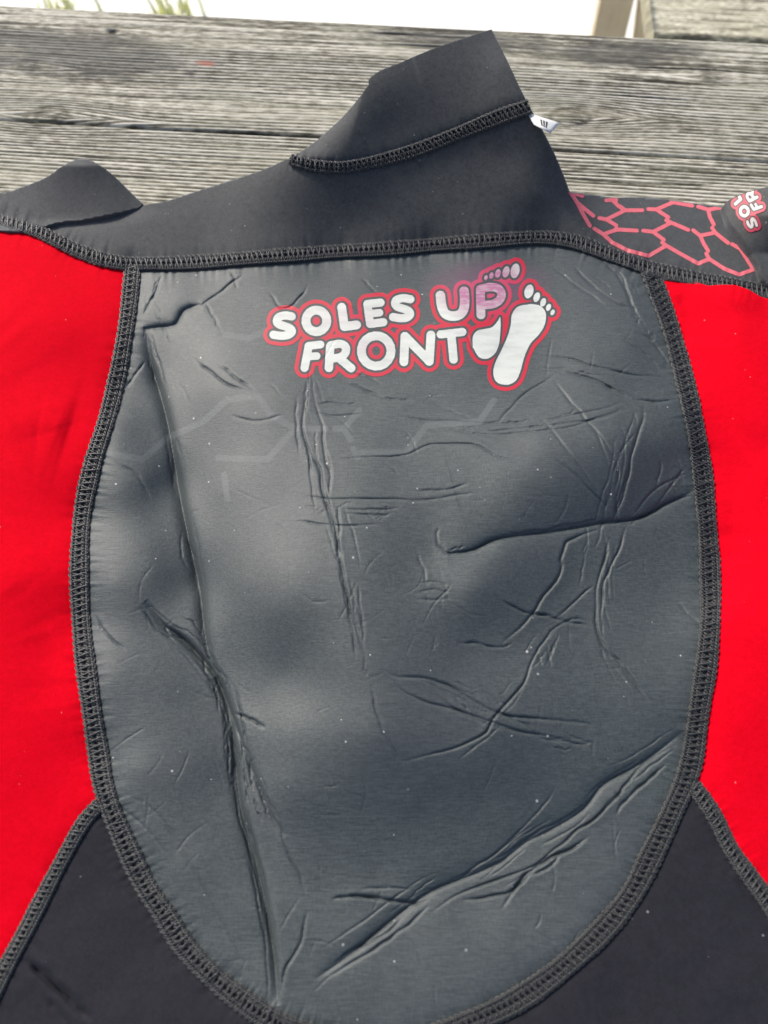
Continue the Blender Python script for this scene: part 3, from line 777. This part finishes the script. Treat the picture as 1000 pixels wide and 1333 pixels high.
# --- lettering strokes in the coordinates of a 2.273x enlargement whose corner is (320, 320)
def arc(cx, cy, rx, ry, a0=0, a1=360, n=20, rot=0):
    a = np.radians(np.linspace(a0, a1, n)); x = rx*np.cos(a); y = ry*np.sin(a); r = math.radians(rot)
    return np.stack([cx+x*math.cos(r)-y*math.sin(r), cy+x*math.sin(r)+y*math.cos(r)], 1)
STROKES = []   # (points, radius)
def st(pts, r=13.0, sm=True): STROKES.append((smooth(pts, 5) if sm else np.array(pts, float), r))
def st_(pts, r=13.0): st(pts, r, False)
st([(136,209),(116,206),(97,212),(92,224),(100,233),(116,238),(132,245),(136,255),(124,264),(104,266),(82,263)], 12)
st_(arc(209,222,31,32), 13)
st_([(284,182),(292,239),(328,234)], 13)
st_([(399,168),(360,172),(368,231),(407,226)], 12); st_([(364,201),(396,198)], 11)
st([(487,158),(466,155),(447,160),(442,171),(450,181),(466,186),(482,193),(486,204),(474,213),(456,214),(436,211)], 12)
st([(576,147),(580,178),(590,200),(610,208),(632,204),(645,188),(648,160),(646,134)], 14)
st_([(696,204),(694,130)], 13); st([(694,128),(722,122),(746,126),(757,142),(751,160),(732,172),(698,176)], 12.5)
st_([(186,299),(174,361)], 12); st_([(186,296),(221,292)], 11.5); st_([(182,328),(210,326)], 11)
st_([(250,297),(246,361)], 12.5); st([(252,294),(280,290),(296,300),(294,318),(278,330),(250,334)], 12); st_([(276,332),(312,362)], 12.5)
st_(arc(386,311,44,45), 13)
st_([(468,343),(471,270)], 13); st_([(471,268),(543,341)], 13); st_([(543,342),(548,264)], 13)
st_([(577,262),(641,255)], 12); st_([(608,262),(615,336)], 12.5)
FEET = [smooth([(845,172),(872,178),(888,200),(884,235),(866,264),(842,290),(824,330),(813,370),(800,398),(775,411),(745,405),(733,382),(737,350),
                (756,310),(774,270),(784,235),(788,203),(806,180),(845,172)], 4),
        smooth([(672,300),(672,270),(684,252),(708,246),(730,240),(746,222),(753,211),(754,240),(752,270),(748,296),(736,320),(714,334),(690,329),(672,300)], 4)]
TOES = [(838,135,13,21,15),(861,152,9,15,20),(880,167,8,13,20),(896,182,7,11,22),(908,197,6,9,25),
        (797,74,13,22,12),(770,77,10,17,15),(746,82,8,13,15),(727,88,6,10,15),(711,94,5,8,15)]
for a in TOES: FEET.append(arc(a[0], a[1], a[2], a[3], 0, 360, 20, a[4])[:-1])
def ink(u, v, sub=None):
    x = (u-320)*2.273; y = (v-320)*2.273
    d = np.full(u.shape, 60.0)
    for p, r in STROKES:
        m_ = near(x, y, p, 45)
        if m_.any(): d[m_] = np.minimum(d[m_], dist_line(x[m_], y[m_], p)[0]-r)
    for p in FEET:
        m_ = near(x, y, p, 45)
        if m_.any(): d[m_] = np.minimum(d[m_], poly_sdf(x[m_], y[m_], p))
    return d/2.273
def ink_sep(u, v):
    """a dark outline keeps the front foot clear of the lettering behind it"""
    d = ink(u, v)
    return d
def pink(u, v):
    x = (u-320)*2.273; y = (v-320)*2.273
    g = np.clip(1.25-np.hypot((x-700)/130, (y-120)/88), 0, 1)*1.2 + .35*np.exp(-((x-375)/50)**2-((y-300)/16)**2)
    g = g + .3*np.exp(-((x-300)/160)**2-((y-215)/30)**2)*.5
    front = np.exp(-(np.maximum(0, (x-790))/20)**2)
    return np.clip(g, 0, 1)*np.where(y > 130, front, 1)
logo = panel('chest_logo', None, .8, M_LOGO, chest, {'ink': ink, 'pink': pink}, fn=lambda U, V: ink(U, V)-7.9, off=.12,
             bounds=(335, 745, 325, 520))
logo['label'] = 'white lettering SOLES UP FRONT and two footprints outlined in red, partly smeared purple'

# --- red side panels
lred = np.vstack([cutline(TOPSEAM, (-260, 215), (173, 344)), cutline(LSEAM, (173, 344), (128, 1044)), LOSEAM_L, [(-260, 1530)]])
rred = np.vstack([[(846, 350), (880, 357), (903, 366), (922, 372), (940, 370.5), (958, 371), (975, 377), (990, 386), (1003, 390), (1100, 408), (1260, 440)],
                  [(1260, 1530)], LOSEAM_R[::-1], cutline(RSEAM, (903, 1022), (845, 349))])
def rlift(u, v): return 5.0*np.exp(-((u-965)/70)**2)*np.exp(-((v-380)/26)**2)
DROP = (.8, .35, 0.0)
o = panel('side_panel', lred, 3.2, M_RED, suit, drop=DROP); o['label'] = 'plain bright red side panel, left of the chest'
o = panel('side_panel', rred, 3.2, M_RED, suit, drop=DROP, extra=rlift); o['label'] = 'bright red side panel with a puckered upper corner'
# --- waist
waist = np.vstack([LOSEAM_L[::-1], cutline(LSEAM, (130, 1040), (495, 1362)), RSEAM[::-1][1:int(len(RSEAM)-np.argmin(((RSEAM-np.array((903,1022)))**2).sum(1)))], LOSEAM_R])
o = panel('waist_panel', waist, 3.2, M_WAIST, suit, drop=DROP); o['label'] = 'blackish navy jersey panel below the chest panel'

# --- yoke
sil_left = smooth([(-260,205),(-150,225),(-60,262),(0,284),(40,293),(75,288),(110,285),(150,276),(185,267),(215,262),(250,251),(300,235),(340,222),(376,206)], 5)
sil_left = smooth([(-260,180),(-120,215),(-40,250),(20,275),(75,284),(110,284),(150,275),(185,267),(215,262),(250,251),(300,235),(340,222),(376,206)], 5)
sil_right = smooth([(690,140),(697,152),(709,174),(722,200),(733,226),(742,250)], 5)
sil_hex = smooth([(742,250),(775,254),(800,257),(830,257),(870,260),(900,264),(945,270),(1000,275),(1100,280),(1260,290)], 4)
yoke_poly = np.vstack([sil_left, NECKSEAM[1:], sil_right[1:], sil_hex[1:], [(1260, 430)], TOPSEAM[::-1][1:]])
def ylift(u, v): return -6*np.exp(-((u-60)/90)**2)*np.exp(-((v-270)/14)**2)
yoke = panel('shoulder_yoke', yoke_poly, 2.6, M_YOKE, suit, drop=DROP, extra=ylift)
yoke['label'] = 'black jersey yoke rising to the neck'

# --- collar
notch = smooth([(376,206),(400,192),(425,172),(450,148),(470,124),(480,110)], 5)
rim = smooth([(480,110),(480,104),(486,98),(497,91),(520,82),(560,65),(600,51),(640,38)], 5)
cright = smooth([(640,38),(650,58),(662,82),(676,112),(690,140)], 5)
collar_poly = np.vstack([notch, rim[1:], cright[1:], NECKSEAM[::-1][1:-1]])
def cextra(u, v):
    # the left part turns back behind the front edge of the collar
    d = (u-478) + (v-105)*.28
    e = -9.0*np.clip(-d/45, 0, 1)**1.3*np.clip((205-v)/60, 0, 1)
    r, s_, t_ = dist_line(u, v, smooth([(535,76),(541,92),(549,108)], 4))
    return e - 1.1*np.exp(-(r/2.4)**2)*np.clip(1-t_, 0, 1)
collar = panel('collar', collar_poly, 2.0, M_YOKE, suit, extra=cextra, back=(0, .010, -.0075))
collar['label'] = 'tall black stand-up collar'

# --- raised shoulder fold behind the yoke at the left
fold_poly = np.vstack([smooth([(-260,120),(-120,190),(-40,240),(0,251),(30,243),(60,231),(80,217),(98,208),(112,207),(127,213),(145,226),(162,242),(176,256),(187,266)], 5),
                       smooth([(180,271),(150,278),(110,286),(75,290),(40,300),(0,300),(-60,280),(-260,232)], 4)])
def fextra(u, v): return 2.0+13*np.clip((286-v)/70, 0, 1)**1.2*np.exp(-((u-90)/90)**2) - 4.0/(1+np.exp(-(u-165)/12))
fold = panel('sleeve', fold_poly, 2.6, M_YOKE, suit, drop=DROP, extra=fextra); fold['label'] = 'black sleeve top humped up behind the yoke'

# --- folded sleeve at the right with its own print
slv_poly = smooth([(941,268),(950,260),(972,250),(1000,243),(1080,225),(1260,215),(1270,330),(1260,396),(1120,392),(1010,376),(985,340),(968,312),(950,290)], 5)
def sextra(u, v): return 5+14*np.clip((u-944)/60, 0, 1)*np.clip((330-v)/50, 0, 1)
slv = panel('sleeve', slv_poly, 2.6, M_YOKE, suit, drop=DROP, extra=sextra); slv['label'] = 'folded black sleeve end with small lettering'
# affine map from lettering coordinates to the sleeve
src = np.array([(114,238,1),(209,222,1),(196,328,1)]); dst = np.array([(979,290),(969,275),(985,268)])
AFF = np.linalg.solve(src.astype(float), dst.astype(float)); L2 = AFF[:2].T; LI = np.linalg.inv(L2); SC = math.sqrt(abs(np.linalg.det(L2)))
def ink2(u, v):
    q = (np.stack([u-AFF[2, 0], v-AFF[2, 1]], -1))@LI.T
    return ink(320+q[..., 0]/2.273, 320+q[..., 1]/2.273)*2.273*SC
lg2 = panel('sleeve_logo', None, 1.0, M_LOGO2, slv, {'ink': lambda u, v: ink2(u, v)*1.3+.4, 'pink': lambda u, v: u*0},
            fn=lambda U, V: np.maximum(ink2(U, V)-4.2, poly_sdf(U, V, slv_poly)+1.0), extra=sextra, off=.3, bounds=(935, 1120, 180, 390))
lg2['label'] = 'small white lettering with red outline, turned sideways'

# --- hexagon net printed on the shoulder
HEX = []
def hx(*p): HEX.append(np.array([(740+a/3.846, 230+b_/3.846) for a, b_ in p]))
hx((10,78),(45,130),(125,196)); hx((10,78),(70,96)); hx((45,130),(75,190),(108,246))
hx((155,207),(190,214),(285,168),(370,168)); hx((215,112),(255,150),(285,168),(262,150)); hx((190,214),(240,244)); hx((190,118),(240,116))
hx((130,260),(175,288),(245,264),(343,270)); hx((175,288),(220,330),(300,370),(402,396),(490,345),(470,330)); hx((240,258),(250,266))
hx((400,162),(440,164),(525,128),(620,145)); hx((440,164),(500,203)); hx((515,118),(525,128)); hx((375,270),(425,276),(515,230),(600,266)); hx((425,276),(478,316))
hx((490,218),(515,230)); hx((490,345),(560,385),(650,435),(705,412),(690,385)); hx((705,412),(780,460),(855,490),(925,465),(905,430),(860,360),(820,338))
hx((650,150),(700,165),(780,152),(825,160)); hx((700,165),(708,200),(728,240)); hx((625,268),(660,295),(735,280),(800,332)); hx((735,280),(720,256))
hx((660,295),(675,330),(700,372)); hx((860,360),(905,340),(945,300),(950,285))
def hexd(u, v):
    d = np.full(u.shape, 50.0)
    for i, p in enumerate(HEX):
        m_ = near(u, v, p, 10)
        if m_.any(): d[m_] = np.minimum(d[m_], dist_line(u[m_], v[m_], p)[0])
    return d
hexp = panel('hexagon_print', None, .8, M_HEX, yoke, fn=lambda U, V: np.maximum(hexd(U, V)-2.5, np.maximum(poly_sdf(U, V, yoke_poly)+1.0, -poly_sdf(U, V, slv_poly))),
             off=.12, extra=ylift, bounds=(738, 1000, 248, 365))
hexp['label'] = 'pinkish red honeycomb lines'

# --- seams: tape plus overlock stitching
def resample(line, step):
    seg = np.hypot(*np.diff(line, axis=0).T); L = np.concatenate([[0], np.cumsum(seg)])
    s = np.arange(0, L[-1], step); return np.stack([np.interp(s, L, line[:, 0]), np.interp(s, L, line[:, 1])], 1), s
def seam(line, w0, w1, pitch, parent, label, extra=None, lift=0.0, cols=2, rad=.42):
    seg = np.hypot(*np.diff(line, axis=0).T); L = np.concatenate([[0], np.cumsum(seg)]); tot = L[-1]
    tan = np.gradient(line, axis=0); tan /= np.hypot(tan[:, 0], tan[:, 1])[:, None]
    # smooth tangents
    def place(s, tt, n):
        """s = arc px, tt = across -1..1, n = height above the cloth in mm -> world"""
        s = np.asarray(s, float); cx0 = np.interp(s, L, line[:, 0]); cy0 = np.interp(s, L, line[:, 1])
        tx = np.interp(s, L, tan[:, 0]); ty = np.interp(s, L, tan[:, 1]); q = np.hypot(tx, ty); tx, ty = tx/q, ty/q
        hw = (w0+(w1-w0)*s/tot)*.5*(1+.05*np.sin(s*.05))
        u = cx0-ty*tt*hw; v = cy0+tx*tt*hw
        e = extra(u, v) if extra is not None else 0
        return world(u, v, H_(u, v)+e+n)
    cg = {}
    def H_(u, v): return relief(u, v, False)
    # tape: crowned strip
    ss = np.arange(0, tot, 4.0); prof = [(-1.12, -.5), (-1.0, .35), (-.6, .8), (0, .9), (.6, .8), (1.0, .35), (1.12, -.5)]
    SS, _ = np.meshgrid(ss, np.arange(len(prof)), indexing='ij')
    TT = np.array([p[0] for p in prof])[None].repeat(len(ss), 0); NN = np.array([p[1] for p in prof])[None].repeat(len(ss), 0)
    V = place(SS.ravel(), TT.ravel(), NN.ravel()+lift)
    k = len(prof); idx = np.arange(len(ss)*k).reshape(-1, k)
    F = np.stack([idx[:-1, :-1], idx[1:, :-1], idx[1:, 1:], idx[:-1, 1:]], -1).reshape(-1, 4)
    tape = mesh_obj('seam', V, F, M_TAPE, parent); tape['label'] = label
    # threads; all sampled at once, then split
    paths = []; rads = []
    def rope(t0, amp, ampn, n0, per, ph, r, k=8):
        s = np.arange(0, tot, pitch/k)
        f = 2*math.pi*s/(pitch*per)+ph
        jit = 1+.25*(vnoise(s*.11, s*0+t0*9, 3)-.5)*2; f = f+1.1*(vnoise(s*.07, s*0+t0*7, 6)-.5)
        paths.append(place(s, t0+amp*np.cos(f)*jit, n0+lift+ampn*np.sin(f))); rads.append(r*.001)
    for side in (-1, 1):
        for ph in (0, math.pi):
            rope(side*.92, .13, .50, .95, 1.0, ph+side*.7, rad*1.15)
        s_ = np.arange(0, tot, pitch/10); f_ = math.pi*s_/pitch
        paths.append(place(s_, side*(.96+.24*np.abs(np.sin(f_))**.8*(.8+.4*vnoise(s_*.1, s_*0+side, 8))), .75+lift+.25*np.cos(2*f_))); rads.append(rad*1.1*.001)
    for c_ in range(cols):
        t0 = -.42+.84*c_/(cols-1) if cols > 1 else 0
        for ph in (0, math.pi):
            rope(t0, .19, .38, 1.2, 1.0, ph+c_*1.3, rad*1.1)
    # cross threads
    n_st = int(tot/pitch); base_s = (np.arange(n_st)+.1)*pitch
    tt = np.linspace(-.95, .95, 7)
    for kk, (slant, off_) in enumerate(((.75, 0), (-.45, .5))):
        s = (base_s[:, None]+pitch*(off_+slant*(tt[None]*.5+.5))) + rng.normal(0, .6, (n_st, 1))
        s = np.clip(s, 0, tot); t2 = np.repeat(tt[None], n_st, 0); n2_ = (1.95-.9*t2**2)+lift+rng.normal(0, .06, (n_st, 1))
        pw = place(s.ravel(), t2.ravel(), n2_.ravel()).reshape(n_st, 7, 3)
        paths += list(pw); rads += [rad*(1.15-.3*kk)*.001]*n_st
    V, F = tubes(paths, rads, 5)
    stt = mesh_obj('stitching', V, F, M_THREAD, tape); stt['kind'] = 'stuff'
    return tape
seam(TOPSEAM, 14.5, 15.5, 6.6, suit, 'long stitched seam across the top of the chest', lift=.5)
seam(LSEAM, 17, 26, 8.0, suit, 'stitched seam down the left of the chest panel', lift=.2)
seam(RSEAM, 19, 28, 8.4, suit, 'stitched seam down the right of the chest panel', lift=.2)
seam(LOSEAM_L, 14, 23, 8.2, suit, 'stitched seam between left red panel and waist', lift=-.1)
seam(LOSEAM_R, 16, 24, 8.2, suit, 'stitched seam between right red panel and waist', lift=-.1)
seam(NECKSEAM, 11, 16, 6.2, suit, 'stitched seam at the foot of the collar', cols=1, lift=.3)

# --- little size label at the neck
def tag_point(a, b_):
    q = np.array([(688,146),(727,159),(719,172),(700,158)], float)
    q0 = np.array([(686,146),(729,160),(717,173),(695,162)], float)
    return (q0[0]*(1-a)+q0[1]*a)*(1-b_)+(q0[3]*(1-a)+q0[2]*a)*b_
TAGZ = float(relief(np.array([684.]), np.array([150.]), False)[0])
na, nb_ = 9, 5; pts = []; 
for side in (0, 1):
    for j in range(nb_):
        for i in range(na):
            a, b_ = i/(na-1), j/(nb_-1); u, v = tag_point(a, b_)
            pts.append(world(u, v, TAGZ+3*math.sin(a*2.4)-2.0*a)+np.array([0, .0002*side, -.0005*side]))
idx = np.arange(na*nb_).reshape(nb_, na)
top = np.stack([idx[:-1, :-1], idx[1:, :-1], idx[1:, 1:], idx[:-1, 1:]], -1).reshape(-1, 4)
F = np.vstack([top, top[:, ::-1]+na*nb_])
ring = np.concatenate([idx[0], idx[1:, -1], idx[-1, ::-1][1:], idx[::-1, 0][1:-1]])
r2 = np.roll(ring, -1); F = np.vstack([F, np.stack([ring, r2, r2+na*nb_, ring+na*nb_], 1)])
tg = mesh_obj('size_label', np.array(pts), F, M_TAG, suit, True); tg['label'] = 'small white satin label with dark marks'
VV = []; FF = []
for i, (a0, a1) in enumerate(((.40, .46), (.50, .56), (.60, .66))):
    for a, b_ in ((a0, .25), (a1, .25), (a1+.04, .75), (a0+.04, .75)):
        u, v = tag_point(a, b_); VV.append(world(u, v, TAGZ+3*math.sin(a*2.4)-2.0*a+.25))
    FF.append((4*i, 4*i+1, 4*i+2, 4*i+3))
mesh_obj('printed_mark', np.array(VV), np.array(FF), M_INK, tg)
